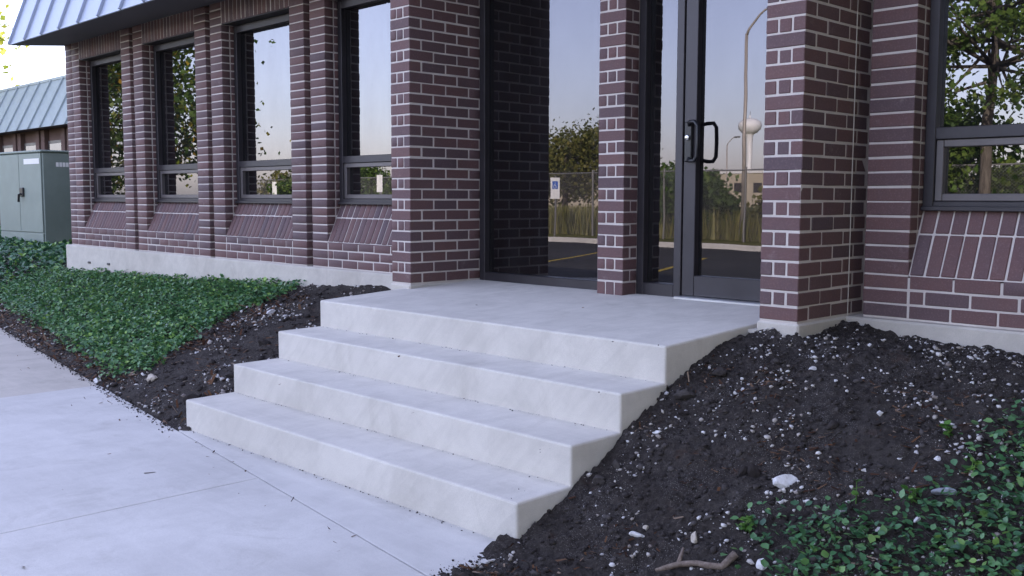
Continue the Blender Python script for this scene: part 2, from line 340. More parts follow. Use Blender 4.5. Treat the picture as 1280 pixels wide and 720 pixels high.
# ------------------------------------------------------------------ the office building
B = tag(empty('office_building', (-4, .5, 0)), 'dark brown brick office building with tall tinted windows and entrance behind the concrete steps', 'building')
B.location = (0, 0, 0)
CH = .0677; FY = .48; GY = .645; BR = []   # bricks: (centre, dims, tilt, parent, visible)
CB = .1952
def brick(x0, x1, y0, y1, z0, z1, par, vis=True): BR.append(((x0+x1)/2, (y0+y1)/2, (z0+z1)/2, x1-x0, y1-y0, z1-z0, 0.0, par, vis))
NC = 34; JT = .0085
def pier(x0, x1, mirror_hidden=False):
    p = MB().box(x0+.0025, x1-.0025, .003, .70, -.06, NC*CH).build('brick_pier', 'mortar', B)
    for k in range(NC):
        z0, z1 = k*CH+JT, (k+1)*CH
        if k % 2 == 0:
            brick(x0, x1, 0, .0936, z0, z1, p); y = .1016+JT*.3
        else:
            t = (x1-x0-2*JT)/3
            brick(x0, x0+t, 0, .09, z0, z1, p); brick(x0+t+JT, x0+2*t+JT, 0, .09, z0, z1, p); brick(x1-t, x1, 0, .1936, z0, z1, p); y = .2032
        while y < .60:
            e = min(y+.1945, .618); brick(x1-.092, x1, y, e, z0, z1, p); y += .2032
        # the face towards the wing
        y = .1016 if k % 2 == 0 else .0985
        while y < .46:
            e = min(y+.1945, .475); brick(x0, x0+.09, y, e, z0, z1, p, False); y += .2032
    return p
PL = pier(-2.765, -2.57); PR = pier(0, .1952)
# slim pier between glazing and door
pm = MB().box(-1.3935, -1.2025, .476, .70, -.05, NC*CH).build('brick_pier', 'mortar', B)
for k in range(NC):
    z0, z1 = k*CH+JT, (k+1)*CH
    if k == 0: z0 = -.03
    if k % 2 == 1:
        brick(-1.396, -1.2, .473, .533, z0, z1, pm); brick(-1.292, -1.2, .5415, .60, z0, z1, pm)
    else:
        t = (.196-2*JT)/3
        brick(-1.396, -1.396+t, .473, .56, z0, z1, pm); brick(-1.396+t+JT, -1.2-t-JT, .473, .56, z0, z1, pm); brick(-1.2-t, -1.2, .473, .60, z0, z1, pm)
    brick(-1.396, -1.31, .5685, .60, z0, z1, pm, False)
PW, GW, PER = .2135, .085, 1.64
def pilaster(x0, x1, win_side, vis=True):
    p = MB().box(x0+.0025, x1-.0025, FY+.003, .70, 0, NC*CH).build('pilaster', 'mortar', B)
    n = max(1, round((x1-x0)/.2032))
    for k in range(NC):
        z0, z1 = k*CH+JT, (k+1)*CH; w_ = (x1-x0-(n-1)*JT)/n
        for i in range(n): brick(x0+i*(w_+JT), x0+i*(w_+JT)+w_, FY, FY+.080, z0, z1, p, vis)
        if 3 < k:
            a, b = (x1-.09, x1) if win_side > 0 else (x0, x0+.09); brick(a, b, FY+.080+JT, .617, z0, z1, p, vis and win_side > 0)
        a, b = (x0, x0+.09) if win_side > 0 else (x1-.09, x1); brick(a, b, FY+.080+JT, .60, z0, z1, p, False)
    return p
SILL0, HEAD = 3*CH+.004, 31*CH
SY, SZ = .612, .508
def window(xa, xb):
    # apron wall
    a = MB().box(xa-.004, xb+.004, FY+.003, .70, 0, SILL0-.01).build('apron_wall', 'mortar', B)
    for k in range(3):
        z0, z1 = k*CH+JT, (k+1)*CH; x = xa+JT; first = (.1947, .065, .1947)[k] if k else .1947
        if k == 0: first = .185
        while x < xb-JT-.01:
            e = min(x+(first or .1947), xb-JT); first = None
            if xb-JT-e < .03: e = xb-JT
            brick(x, e, FY, FY+.09, z0, z1, a); x = e+JT
    # sloping brick sill
    dy, dz = SY-FY, SZ-SILL0; L = math.hypot(dy, dz); ang = math.atan2(dz, dy)
    s = MB().add([(xa, FY+.004, SILL0-.003), (xb, FY+.004, SILL0-.003), (xb, SY+.004, SZ-.003), (xa, SY+.004, SZ-.003), (xa, .69, SILL0-.008), (xb, .69, SILL0-.008), (xb, .69, SZ-.004), (xa, .69, SZ-.004)],
        [(0, 1, 2, 3), (0, 3, 7, 4), (1, 5, 6, 2), (3, 2, 6, 7), (4, 7, 6, 5), (0, 4, 5, 1)]).build('sloping_sill', 'mortar', B)
    n = 16; pit = (xb-xa-JT)/n; nrm = (-math.sin(ang), math.cos(ang))
    for i in range(n):
        x0 = xa+JT+i*pit; x1 = x0+pit-JT
        for l0, l1 in ((.004, .2035), (.213, L-.002)):
            m = (l0+l1)/2; th = .05
            cy = FY+math.cos(ang)*m-nrm[0]*th/2+nrm[0]*.0005; cz = SILL0+math.sin(ang)*m-nrm[1]*th/2+nrm[1]*.0005
            BR.append(((x0+x1)/2, cy, cz, x1-x0, l1-l0, th, ang, s, True))
    # soldier course over the head
    h = MB().box(xa-.004, xb+.004, FY+.003, .70, HEAD+.012, NC*CH).build('lintel', 'mortar', B)
    for i in range(n):
        x0 = xa+JT+i*pit; brick(x0, x0+pit-JT, FY, FY+.09, HEAD+.008, NC*CH, h)
    MB().box(xa+.001, xb-.001, FY+.010, .66, HEAD+.002, HEAD+.0115).build('lintel_angle', 'bronze', B)
    # aluminium window
    fy0, fy1 = .600, .685; e = .05; m = MB()
    m.box(xa+.002, xa+e, fy0, fy1, SZ, HEAD, .003); m.box(xb-e, xb-.002, fy0, fy1, SZ, HEAD, .003)
    m.box(xa+e, xb-e, fy0+.001, fy1, HEAD-.065, HEAD-.001, .003); m.box(xa+e, xb-e, fy0+.001, fy1, SZ, SZ+.04, .003); m.box(xa+e, xb-e, fy0+.001, fy1, .83, .885, .003)
    m.box(xa+.003, xb-.003, fy0-.022, fy0+.01, SZ-.004, SZ+.018, .003)
    wn = m.build('window', 'bronze', B)
    t = .034; q = MB(); x0, x1, z0, z1 = xa+e+.001, xb-e-.001, SZ+.041, .829
    q.box(x0, x0+t, fy0+.012, fy1-.01, z0, z1, .003); q.box(x1-t, x1, fy0+.012, fy1-.01, z0, z1, .003); q.box(x0+t, x1-t, fy0+.013, fy1-.01, z0, z0+t, .003); q.box(x0+t, x1-t, fy0+.013, fy1-.01, z1-t, z1, .003)
    q.build('sash', 'sash', wn)
    MB().box(xa+e-.006, xb-e+.006, GY, GY+.006, .88, HEAD-.06).build('pane', 'glass', wn); MB().box(x0+t-.005, x1-t+.005, GY, GY+.006, z0+t-.005, z1-t+.005).build('pane', 'glass', wn)
gx = [-7.765, -6.125, -4.485]   # groove centres of the left wing
wins = []
def bay(gl, gr, vis_r=True):
    xa, xb = gl+GW/2+PW, gr-GW/2-PW
    pilaster(gl+GW/2, xa, 1); pilaster(xb, gr-GW/2, -1, vis_r); window(xa, xb); wins.append((xa, xb))
gxs = [-9.405, *gx, -2.845]
pilaster(-9.55, -9.405+GW/2+PW, 1); xa, xb = -9.405+GW/2+PW, gx[0]-GW/2-PW; window(xa, xb); pilaster(xb, gx[0]-GW/2, -1)
for i in range(3): bay(gxs[i+1], gxs[i+2], i < 2)
bay(.222, 1.862, False); bay(1.862, 3.502, False)
for g_ in gxs[1:]+[.222, 1.862, 3.502]: MB().box(g_-GW/2-.002, g_+GW/2+.002, FY+.165, .70, 0, NC*CH-.001).build('groove_back', 'mortar', B)
# sealant joint beside the right pier
MB().tube([(.197, .465, 0), (.197, .465, NC*CH)], .0026, 6).build('sealant_joint', 'old_walk', B)
# foundation
f = MB()
f.box(-9.62, -2.76, .435, .72, -.75, -.001, .010)
f.build('foundation', 'foundation', B); MB().box(.19, 4.6, .435, .72, -.75, -.001, .010).build('foundation', 'foundation', B)
MB().box(-.009, .206, -.009, .60, -.75, -.003, .008).build('foundation', 'foundation', B); MB().box(-2.776, -2.566, -.009, .60, -.75, -.004, .008).build('foundation', 'foundation', B)
for x_, z_ in ((-8.926, -.181), (-8.395, -.173)): MB().box(x_-.035, x_+.035, .425, .437, z_-.012, z_+.012, .004).build('form_tie', 'bronze', B)
# entrance glazing: fixed light left of the slim pier
def frame(name, x0, x1, z0, z1, e, eb, et, y0=.60, y1=.69, mat='bronze', par=B):
    m = MB(); m.box(x0, x0+e, y0, y1, z0, z1, .003); m.box(x1-e, x1, y0, y1, z0, z1, .003); m.box(x0+e, x1-e, y0+.001, y1, z0, z0+eb, .003); m.box(x0+e, x1-e, y0+.001, y1, z1-et, z1, .003)
    o = m.build(name, mat, par); MB().box(x0+e-.006, x1-e+.006, GY, GY+.006, z0+eb-.006, z1-et+.006).build('pane', 'door_glass', o); return o
DH = 2.12
frame('fixed_light', -2.568, -1.394, -.008, DH, .052, .062, .06)
frame('sidelight', -1.203, -.885, -.006, DH, .05, .075, .06)
door = frame('door', -.880, -.054, .012, DH-.06, .082, .115, .10, .607, .672)
MB().box(-.884, -.002, .604, .70, DH-.058, DH).box(-.051, -.002, .602, .69, .0, DH-.059, .003).build('door_frame', 'bronze', B)
hd = MB(); hx, hy, hz0, hz1 = -.842, .558, .765, .978
hd.tube([(hx, .604, hz0+.02), (hx+.02, hy+.012, hz0+.004), (hx+.036, hy, hz0), (hx+.068, hy-.004, hz0), (hx+.087, hy-.004, hz0+.025), (hx+.090, hy-.004, (hz0+hz1)/2), (hx+.087, hy-.004, hz1-.025), (hx+.068, hy-.004, hz1), (hx+.036, hy, hz1), (hx+.02, hy+.012, hz1-.004), (hx, .604, hz1-.02)], .011, 10)
h_ = hd.build('pull_handle', 'black_metal', door, True); MB().box(hx-.026, hx+.026, .588, .609, hz0-.005, hz1+.005, .006).build('handle_plate', 'black_metal', door)
c_ = MB().lathe([(0, 0), (.015, 0), (.015, .012), (.009, .014), (0, .014)], n=20); lc = c_.build('lock_cylinder', 'chrome', door, True); lc.rotation_euler.x = math.radians(90); lc.location = (hx, .589, .895)
MB().box(-.884, -.003, .535, .72, -.012, .010, .004).build('threshold', 'threshold', B)
MB().box(-2.60, .01, .46, .80, DH+.003, NC*CH, 0).build('entrance_lintel', 'mortar', B)
# roof: steep metal mansard with standing seams
EZ, EY = 2.25, -.10; RT, RYT = 3.65, .42
rf = MB().add([(-9.58, EY, EZ), (4.6, EY, EZ), (4.6, EY+.012, EZ-.006), (-9.58, EY+.012, EZ-.006), (-9.58, FY+.02, 2.303), (4.6, FY+.02, 2.303), (-9.58, RYT, RT), (4.6, RYT, RT), (-9.58, 16.5, RT), (4.6, 16.5, RT), (-9.58, 16.5, EZ), (4.6, 16.5, EZ)],
    [(0, 3, 2, 1), (3, 4, 5, 2), (6, 7, 9, 8), (0, 6, 8, 10, 4, 3), (1, 2, 5, 11, 9, 7), (8, 9, 11, 10)]).build('roof', 'soffit', B)
ang = math.atan2(RT-EZ, RYT-EY); Lr = math.hypot(RT-EZ, RYT-EY)
pm_ = MB().box(.012, .482, 0, Lr, .0, .006, .002).box(-.012, .0105, -.004, Lr, -.002, .034, .003); pm_.box(.0125, .481, -.008, .018, -.004, .010, .002)
me_ = None
for i in range(29):
    if me_ is None: o = pm_.build('roof_panel', 'roof_metal', rf); me_ = o.data
    else: o = link('roof_panel', me_, None, rf)
    o.location = (-9.57+i*.494, EY-.004, EZ); o.rotation_euler.x = ang
# body of the building behind the facade
MB().box(-9.54, -2.75, .69, 6.4, -.5, 2.25).build('rear_wall', 'far_brick', B) if False else None
MB().add([(-9.54, .70, -.7), (-9.54, 16.4, -.7), (-9.54, 16.4, 2.3), (-9.54, .70, 2.3), (4.55, .70, -.7), (4.55, 16.4, -.7), (4.55, 16.4, 2.3), (4.55, .70, 2.3)], [(0, 1, 2, 3)][:0]+[(0, 3, 2, 1), (1, 2, 6, 5), (4, 5, 6, 7)]).build('outer_wall', 'far_brick', B)
MB().box(-9.5, 4.5, .74, 6.3, -.03, -.005).build('floor_slab', 'interior', B); MB().box(-9.5, 4.5, 3.8, 3.9, 0, 2.2).build('inner_wall', 'interior', B); MB().box(-9.5, 4.5, .72, 3.8, 2.2, 2.24).build('inner_ceiling', 'interior', B)
# ---- bricks: rank by size in the picture, the 300 largest are single objects
def proj(P):
    d = P-np.array(CAM); z = d@np.array(fwd); return 640+FPX*(d@np.array(r2))/z, 360-FPX*(d@np.array(u2))/z, z
score = []
for i, (cx, cy, cz, dx, dy, dz, tl, par, vis) in enumerate(BR):
    u, v, z = proj(np.array([cx, cy, cz])); a = 0
    if vis and z > 0 and -5 < u < 1285 and -5 < v < 725:
        view = Vector((CAM.x-cx, CAM.y-cy, CAM.z-cz)); dd = view.length; view.normalize()
        nf = Vector((0, -math.sin(tl), math.cos(tl))) if tl else Vector((0, -1, 0)); af = dx*(dy if tl else dz)
        a = af*max(0, nf.dot(view)) + (0 if tl else (dy*dz if dy > .1 or dx < .095 else .05*dz)*max(0, view.x))
        a /= dd*dd
    score.append(a)
order = np.argsort(-np.array(score)); single = set(int(i) for i in order[:300] if score[i] > 0)
cache = {}; JV = []; JF4 = []; JR = []; off = 0
F4 = [f for f in CBF if len(f) == 4]; F3 = [f for f in CBF if len(f) == 3]
for i, (cx, cy, cz, dx, dy, dz, tl, par, vis) in enumerate(BR):
    j = rng.normal(0, 1, 6)*np.array([.0010, .0009, .0008, .003, .004, .005]); cy2 = cy+j[1]
    if i in single:
        key = (round(dx, 4), round(dy, 4), round(dz, 4))
        if key not in cache:
            me = bpy.data.meshes.new('brick'); V, F = cbox(*key, .0035); me.from_pydata([tuple(p) for p in V], [], F); me.update(); me.materials.append(MAT['brick']); cache[key] = me
        o = link('brick', cache[key], None, par); o.location = (cx+j[0], cy2, cz+j[2]); o.rotation_euler = (tl+j[3], j[4], j[5])
    else:
        V, _ = cbox_v(dx, dy, dz, .0035)
        if tl:
            c, s_ = math.cos(tl), math.sin(tl); V = V@np.array([[1, 0, 0], [0, c, s_], [0, -s_, c]])
        JV.append(V+np.array([cx+j[0], cy2, cz+j[2]])); JF4.append(np.array(F4+[(a, b, c, c) for a, b, c in []])+off); JR.append(np.full(len(F4), rng.random())); off += 24
bo = link('brick', np_mesh('brickwork', np.concatenate(JV), np.concatenate(JF4), np.concatenate(JR)), 'brick', B); bo.name = 'brickwork'; bo['kind'] = 'stuff'

# ------------------------------------------------------------------ concrete steps
ST = tag(empty('concrete_steps', (0, 0, 0)), 'pale new concrete entrance steps with four risers leading up to the glass door', 'steps')
zl, rs, td, yS, xl, xr = -.062, .1623, .2923, -.645, -2.64, -.046
def step(i):
    y0 = yS-i*td; zt = zl-i*rs; zb = zt-rs-.06; yb = yS-(i-1)*td+.03 if i else None
    import bmesh
    bm = bmesh.new()
    if i == 0: pts = [(y0, zb), (y0, zt), (.0, zl+.034), (.53, -.002), (.75, -.002), (.75, zb)]
    else: pts = [(y0, zb), (y0, zt), (yb, zt+.004), (yb, zb)]
    n = 40; rings = []
    if i == 0:
        pass
    for k in range(n+1):
        x = xl+(xr-xl)*k/n
        rings.append([bm.verts.new((x, y+.0022*noise.noise(Vector((x*1.3, i*7+j, 1))), z+.0018*noise.noise(Vector((x*1.7, i*3+j, 5))))) for j, (y, z) in enumerate(pts)])
    m = len(pts)
    for k in range(n):
        for j in range(m): bm.faces.new((rings[k][j], rings[k][(j+1) % m], rings[k+1][(j+1) % m], rings[k+1][j]))
    bm.faces.new(rings[0]); bm.faces.new(list(reversed(rings[-1]))); bmesh.ops.recalc_face_normals(bm, faces=bm.faces)
    me = bpy.data.meshes.new('step'); bm.to_mesh(me); bm.free()
    o = link('landing' if i == 0 else 'step', me, 'concrete', ST); mod = o.modifiers.new('bevel', 'BEVEL'); mod.width = .009; mod.segments = 2; mod.limit_method = 'ANGLE'; mod.angle_limit = math.radians(50)
for i in range(4): step(i)
MB().prism([(-2.569, -.02), (-.001, -.02), (-.001, .74), (-2.569, .74)], -.3, -.045).build('landing_base', 'concrete', ST)

# ------------------------------------------------------------------ green transformer cabinet
def cabinet():
    c = empty('utility_cabinet', (-13.1, 1.42, -.20)); d = Vector((-.945, .327, 0)).normalized(); left = Vector((-d.y, d.x, 0)); th = math.radians(40)
    nL = -d*math.cos(th)+left*math.sin(th); c.rotation_euler.z = math.radians(4)     # local -Y is the door face
    w_, dp, h = 1.60, 1.1, 1.42; c.matrix_world
    x0, x1, y0, y1 = -w_, 0, 0, dp
    MB().box(x0-.06, x1+.06, y0-.06, y1+.06, -.3, .02, .02).build('pad', 'old_walk', c)
    MB().box(x0, x1, y0, y1, .02, h, .012).build('body', 'cabinet', c)
    MB().box(x0-.02, x1+.02, y0-.035, y1+.02, h, h+.035, .01).build('lid', 'cabinet', c)
    MB().box(x0+.02, -.806, y0-.022, y0-.001, .22, h-.01, .006).build('door', 'cabinet', c); dr = MB().box(-.794, x1-.02, y0-.022, y0-.001, .22, h-.01, .006).build('door', 'cabinet', c); MB().box(x0+.02, x1-.02, y0-.02, y0-.001, .04, .21, .006).build('sill_panel', 'cabinet', c)
    MB().box(-.75, -.62, y0-.05, y0-.023, .76, .90, .01).tube([(-.68, y0-.05, .80), (-.68, y0-.085, .79), (-.70, y0-.085, .68)], .018, 8).build('latch', 'black_metal', dr)
    MB().box(-.60, -.06, y0-.026, y0-.0225, h-.17, h-.09).build('warning_label', 'sticker', dr)
    for k in range(4): MB().box(.0005, .004, .20+k*.05, .24+k*.05, h-.21, h-.145).build('number_label', 'sticker', c)
    tag(c, 'green metal utility cabinet standing in the ivy beyond the left end of the building', 'cabinet')
cabinet()

# ------------------------------------------------------------------ second building behind, on the left
def far_building():
    b = empty('background_building', (0, 0, 0)); y0, e, z0 = 5.5, 5.0, -.3
    MB().box(-46, -14, y0, y0+9, z0-.5, 2.30).build('wall', 'far_brick', b)
    r = MB().add([(-46.5, e, 2.26), (-13.5, e, 2.26), (-13.5, e+.62, 3.52), (-46.5, e+.62, 3.52), (-46.5, y0+9, 3.52), (-13.5, y0+9, 3.52), (-46.5, y0+9, 2.2), (-13.5, y0+9, 2.2), (-46.5, y0, 2.29), (-13.5, y0, 2.29)],
        [(3, 2, 5, 4), (0, 8, 9, 1), (4, 5, 7, 6), (0, 3, 4, 6), (1, 7, 5, 2)]).build('roof', 'soffit', b)
    a = math.atan2(1.26, .62); L = math.hypot(1.26, .62); pm = MB().box(.02, .80, 0, L, 0, .01).box(-.02, .019, -.004, L, 0, .05); me = None
    for i in range(40):
        if me is None: o = pm.build('roof_panel', 'roof_green', r); me = o.data
        else: o = link('roof_panel', me, None, r)
        o.location = (-46.4+i*.822, e-.004, 2.26); o.rotation_euler.x = a
    MB().box(-46.6, -13.4, e+.58, e+.8, 3.49, 3.58, .02).build('roof_cap', 'roof_green', r)
    for i in range(18):
        x = -45.2+i*1.75
        wn = MB().box(x, x+1.0, y0-.05, y0+.02, .3, 1.98).build('window', 'bronze', b); MB().box(x+.08, x+.92, y0-.056, y0-.051, .38, 1.90).build('pane', 'glass', wn)
        for s in (-.30, 1.06): MB().box(x+s, x+s+.24, y0-.12, y0+.01, z0, 2.25).build('pilaster', 'far_brick', b)
    tag(b, 'long low brick building with green standing seam metal roof behind the utility cabinet', 'building')
far_building()

# ------------------------------------------------------------------ stones, clods, twigs
def put_rock(name, xy, dims, mat, label, seed, rot=0, sink=.35, cat='stone'):
    o = link(name, rock_mesh(name, dims, seed), mat); x, y = xy
    o.location = (x, y, float(H(x, y))+lump(x, y)+dims[2]*(1-2*sink)*.8); o.rotation_euler = (random.uniform(-.2, .2)-.2, random.uniform(-.2, .2), rot); tag(o, label, cat)
RK = [((.713, -.96), (.047, .036, .030), 'rock_white', 'big white angular stone, the largest on the dark soil right of the steps'),
 ((1.213, -.851), (.040, .028, .017), 'rock_grey', 'flat blue grey stone lying just above the ivy at lower right'),
 ((.839, -1.306), (.024, .022, .026), 'rock_white', 'white upright stone at the bottom edge, beside the ivy and the root'),
 ((1.189, -.986), (.019, .013, .010), 'rock_white', 'small flat white stone among the first ivy leaves below the blue grey stone'),
 ((1.101, -1.064), (.013, .010, .009), 'rock_white', 'small rounded white pebble inside the upper rim of the right ivy patch'),
 ((.367, -1.344), (.028, .016, .014), 'rock_white', 'elongated white stone lying below the bottom step corner'),
 ((.571, -1.293), (.017, .015, .023), 'rock_tan', 'standing tan stone between the elongated white stone and the ivy'),
 ((.363, -1.287), (.015, .011, .012), 'rock_tan', 'small pale stone just above the elongated white stone'),
 ((.096, -.884), (.026, .011, .009), 'rock_white', 'thin pale flake of stone beside the end of the second step'),
 ((.832, -.509), (.019, .014, .012), 'rock_white', 'white stone in the middle of the soil slope below the right window'),
 ((-4.386, -1.309), (.034, .030, .030), 'rock_white', 'round white stone at the edge of the sidewalk next to the ivy corner'),
 ((-3.772, -1.198), (.046, .040, .042), 'rock_tan', 'round tan stone on the soil left of the steps near the ivy'),
 ((-4.077, -.121), (.060, .035, .022), 'rock_white', 'flat white stone high on the soil left of the landing'),
 ((.435, -.291), (.030, .017, .014), 'rock_white', 'long white stone on the soil in front of the right brick pier'),
 ((1.128, -.704), (.014, .011, .010), 'rock_white', 'round white pebble on the soil above the blue grey stone'),
 ((.935, -.834), (.013, .010, .011), 'rock_white', 'oval white pebble on bare soil between the largest stone and the blue grey stone')]
for i, (xy, d, m, l) in enumerate(RK): put_rock('stone', xy, d, m, l, i+3, random.uniform(0, 3))
CL = [((.575, -.944), (.026, .022, .040), 'upright dark grey clod of earth touching the largest white stone'),
 ((.541, -.963), (.020, .018, .030), 'narrow brown clod of earth left of the upright grey clod'),
 ((.062, -.66), (.050, .036, .030), 'lump of grey earth lying against the side of the top step'),
 ((.03, -1.15), (.045, .030, .025), 'crumbly lump of earth beside the end of the third step'),
 ((.035, -1.06), (.028, .022, .022), 'small lump of earth squeezed against the end of the second step'),
 ((.707, -.63), (.040, .030, .022), 'rounded dark clod of earth in the middle of the right soil slope'),
 ((.096, -.452), (.040, .034, .026), 'dark lump of earth beside the upper part of the landing edge'),
 ((-2.996, -1.307), (.075, .06, .045), 'large dark clod of earth left of the bottom step'),
 ((-3.05, -1.016), (.060, .05, .035), 'brown clod of earth left of the second step from the bottom'),
 ((-3.364, -.609), (.055, .05, .035), 'dark clod of earth on the left soil slope near the ivy')]
for i, (xy, d, l) in enumerate(CL): put_rock('earth_clod', xy, d, 'clod', l, i+40, random.uniform(0, 3), .3, 'clod')
tw = [(.545, -1.47), (.58, -1.447), (.597, -1.414), (.649, -1.392), (.697, -1.397), (.735, -1.375), (.757, -1.332)]
rt_ = MB().tube([(x, y, float(H(x, y))+.012+(.02 if i == 6 else 0)+.006*math.sin(i*2)) for i, (x, y) in enumerate(tw)], [.006, .009, .010, .0095, .011, .012, .013], 9)
rt_.tube([(.597, -1.414, float(H(.597, -1.414))+.015), (.583, -1.385, float(H(.583, -1.385))+.014), (.575, -1.36, float(H(.575, -1.36))+.02)], [.008, .006, .004], 7)
tag(rt_.build('root', 'root', None, True), 'bent piece of bare brown root lying at the bottom edge of the soil', 'root')

ICO_V = None
def ico():
    import bmesh
    bm = bmesh.new(); bmesh.ops.create_icosphere(bm, subdivisions=1, radius=1); V = np.array([v.co[:] for v in bm.verts]); F = np.array([[v.index for v in f.verts] for f in bm.faces]); bm.free(); return V, F
IV, IF = ico()
def rotm(n):
    q = rng.normal(size=(n, 4)); q /= np.linalg.norm(q, axis=1)[:, None]; w_, x, y, z = q.T
    return np.stack([1-2*(y*y+z*z), 2*(x*y-z*w_), 2*(x*z+y*w_), 2*(x*y+z*w_), 1-2*(x*x+z*z), 2*(y*z-x*w_), 2*(x*z-y*w_), 2*(y*z+x*w_), 1-2*(x*x+y*y)], 1).reshape(n, 3, 3)
def scatter(name, P, R, mat, flat=.75, label=None, cat=None):
    n = len(P); S = R[:, None]*rng.uniform(.6, 1.25, (n, 3)); V = IV[None]*(1+rng.normal(0, .28, (n, len(IV), 1)))*S[:, None]
    V = np.einsum('nij,nkj->nki', rotm(n), V); V[:, :, 2] *= flat; V += P[:, None]
    F = IF[None]+(np.arange(n)*len(IV))[:, None, None]
    o = link(name, np_mesh(name, V.reshape(-1, 3), F.reshape(-1, 3), np.repeat(rng.random(n), len(IF))), mat); return tag(o, label, cat, kind='stuff')
def ground_pts(n, x0, x1, y0, y1, fn=None):
    P = np.stack([rng.uniform(x0, x1, n), rng.uniform(y0, y1, n)], 1); keep = P[:, 1] > ye(P[:, 0])+.01
    if fn is not None: keep &= fn(P)
    P = P[keep]; z = H(P[:, 0], P[:, 1])+np.array([lump(x, y) for x, y in P]); return np.column_stack([P, z])
def clumpy(P, th=.0, sc=2.4): return np.array([noise.noise(Vector((x*sc, y*sc, 3)))+rng.uniform(-.24, .24) > th for x, y in P])
IVR = [(1.30, -.33), (1.25, -.50), (1.27, -.70), (1.25, -.86), (1.113, -.961), (1.0, -1.055), (.85, -1.09), (.70, -1.17), (.84, -1.23), (.90, -1.30), (1.0, -1.5), (1.6, -1.75), (4, -1.9), (4, -.3)]
IVL = [(-30, 4), (-16.5, 3.4), (-10.2, 2.2), (-9.66, .40), (-9.5, .38), (-7.16, .40), (-5.65, .42), (-4.55, .42), (-4.40, .10), (-4.50, -.162), (-4.43, -.487), (-4.196, -.795), (-4.02, -1.09), (-4.22, -1.232), (-5.369, -1.019), (-6.929, -.738), (-9.276, -.40), (-14, -.35), (-30, -.35)]
notL = lambda P: ~in_poly(P, IVL)
inR = lambda P: (P[:, 0] > -.03)
p1 = ground_pts(21000, -.03, 2.3, -1.97, .42, lambda P: clumpy(P, -.03) & clumpy(P, -.08, 6.3)); rad = .0012+.0095*rng.random(len(p1))**4; p1[:, 2] += rad*.3
scatter('gravel', p1, rad, 'pebble', .8, 'small white and tan gravel strewn over the dark soil right of the steps', 'gravel')
p1 = ground_pts(14000, -9.6, -2.66, -1.75, .42, lambda P: notL(P) & clumpy(P, .05)); rad = .003+.013*rng.random(len(p1))**4; p1[:, 2] += rad*.3
scatter('gravel', p1, rad, 'pebble', .8, 'pale gravel strewn over the soil between ivy and steps on the left', 'gravel')
p1 = ground_pts(16000, -.05, 2.3, -1.97, .42); rad = .0022+.013*rng.random(len(p1))**5; p1[:, 2] += rad*.1
scatter('soil_crumbs', p1, rad, 'clod', .8, 'dark crumbs of loose earth on the slope right of the steps', 'soil')
p1 = ground_pts(5000, -9.6, -2.64, -1.75, .42, notL); rad = .006+.020*rng.random(len(p1))**4; p1[:, 2] += rad*.1
scatter('soil_crumbs', p1, rad, 'clod', .8, 'dark crumbs of loose earth left of the steps', 'soil')

x = np.concatenate([rng.uniform(-9.5, -2.62, 1500), rng.uniform(-.02, 2.2, 500)]); y = ye(x)-np.abs(rng.normal(0, .028, len(x)))
x = np.concatenate([x, -.03-np.abs(rng.normal(0, .03, 70))]); y = np.concatenate([y, rng.uniform(-1.93, -1.54, 70)])
scatter('soil_spill', np.column_stack([x, y, np.full(len(x), -.709)]), .0015+.006*rng.random(len(x))**3, 'clod', .8, 'loose soil crumbs spilled onto the edge of the sidewalk', 'soil')
Q = []
for i in range(1, 4):
    n = 90; yy = yS-(i-1)*td-.004-np.abs(rng.normal(0, .010, n)); Q.append(np.column_stack([rng.uniform(xl+.02, xr-.02, n)**1, yy, np.full(n, zl-i*rs+.0035)]))
n = 110; Q.append(np.column_stack([rng.uniform(xl+.02, xr, n), yS-3*td-.004-np.abs(rng.normal(0, .010, n)), np.full(n, -.7105)]))
n = 12; Q.append(np.column_stack([xr-np.abs(rng.normal(0, .15, n)), np.tile([yS-.1, yS-td-.1, yS-2*td-.1, yS-3*td+.1], n//4)+rng.uniform(-.08, .08, n), np.tile([zl+.006, zl-rs+.0025, zl-2*rs+.0025, zl-3*rs+.0025], n//4)]))
Q = np.concatenate(Q); scatter('grit', Q, .0012+.0032*rng.random(len(Q))**3, 'clod', .8, 'fine grit gathered in the corners of the concrete treads', 'grit')

# ------------------------------------------------------------------ leaves
LEAF_V = np.array([(0, 0, 0), (.36, .25, .05), (.40, .58, .04), (0, 1, -.06), (-.40, .58, .04), (-.36, .25, .05), (0, .5, -.05)]); LEAF_F = np.array([(0, 1, 6), (1, 2, 6), (2, 3, 6), (3, 4, 6), (4, 5, 6), (5, 0, 6)])
def leaf_mesh(name, P, size, tilt, up=True, lv=LEAF_V, lf=LEAF_F, rnd=None):
    n = len(P); az = rng.uniform(0, 2*np.pi, n); t = rng.normal(0, tilt, n)+.15; rl = rng.normal(0, tilt*.7, n)
    V = lv[None]*size[:, None, None]; V = V*np.stack([rng.uniform(.75, 1.15, n), np.ones(n), rng.uniform(.5, 2, n)], 1)[:, None]
    def rot(V, a, i, j):
        c, s = np.cos(a)[:, None], np.sin(a)[:, None]; A, Bv = V[:, :, i].copy(), V[:, :, j].copy(); V[:, :, i] = A*c-Bv*s; V[:, :, j] = A*s+Bv*c
    rot(V, rl, 0, 2); rot(V, t, 1, 2); rot(V, az, 0, 1); V += P[:, None]
    F = lf[None]+(np.arange(n)*len(lv))[:, None, None]
    r = rng.random(n) if rnd is None else rnd
    return np_mesh(name, V.reshape(-1, 3), F.reshape(-1, 3), np.repeat(r, len(lf)))
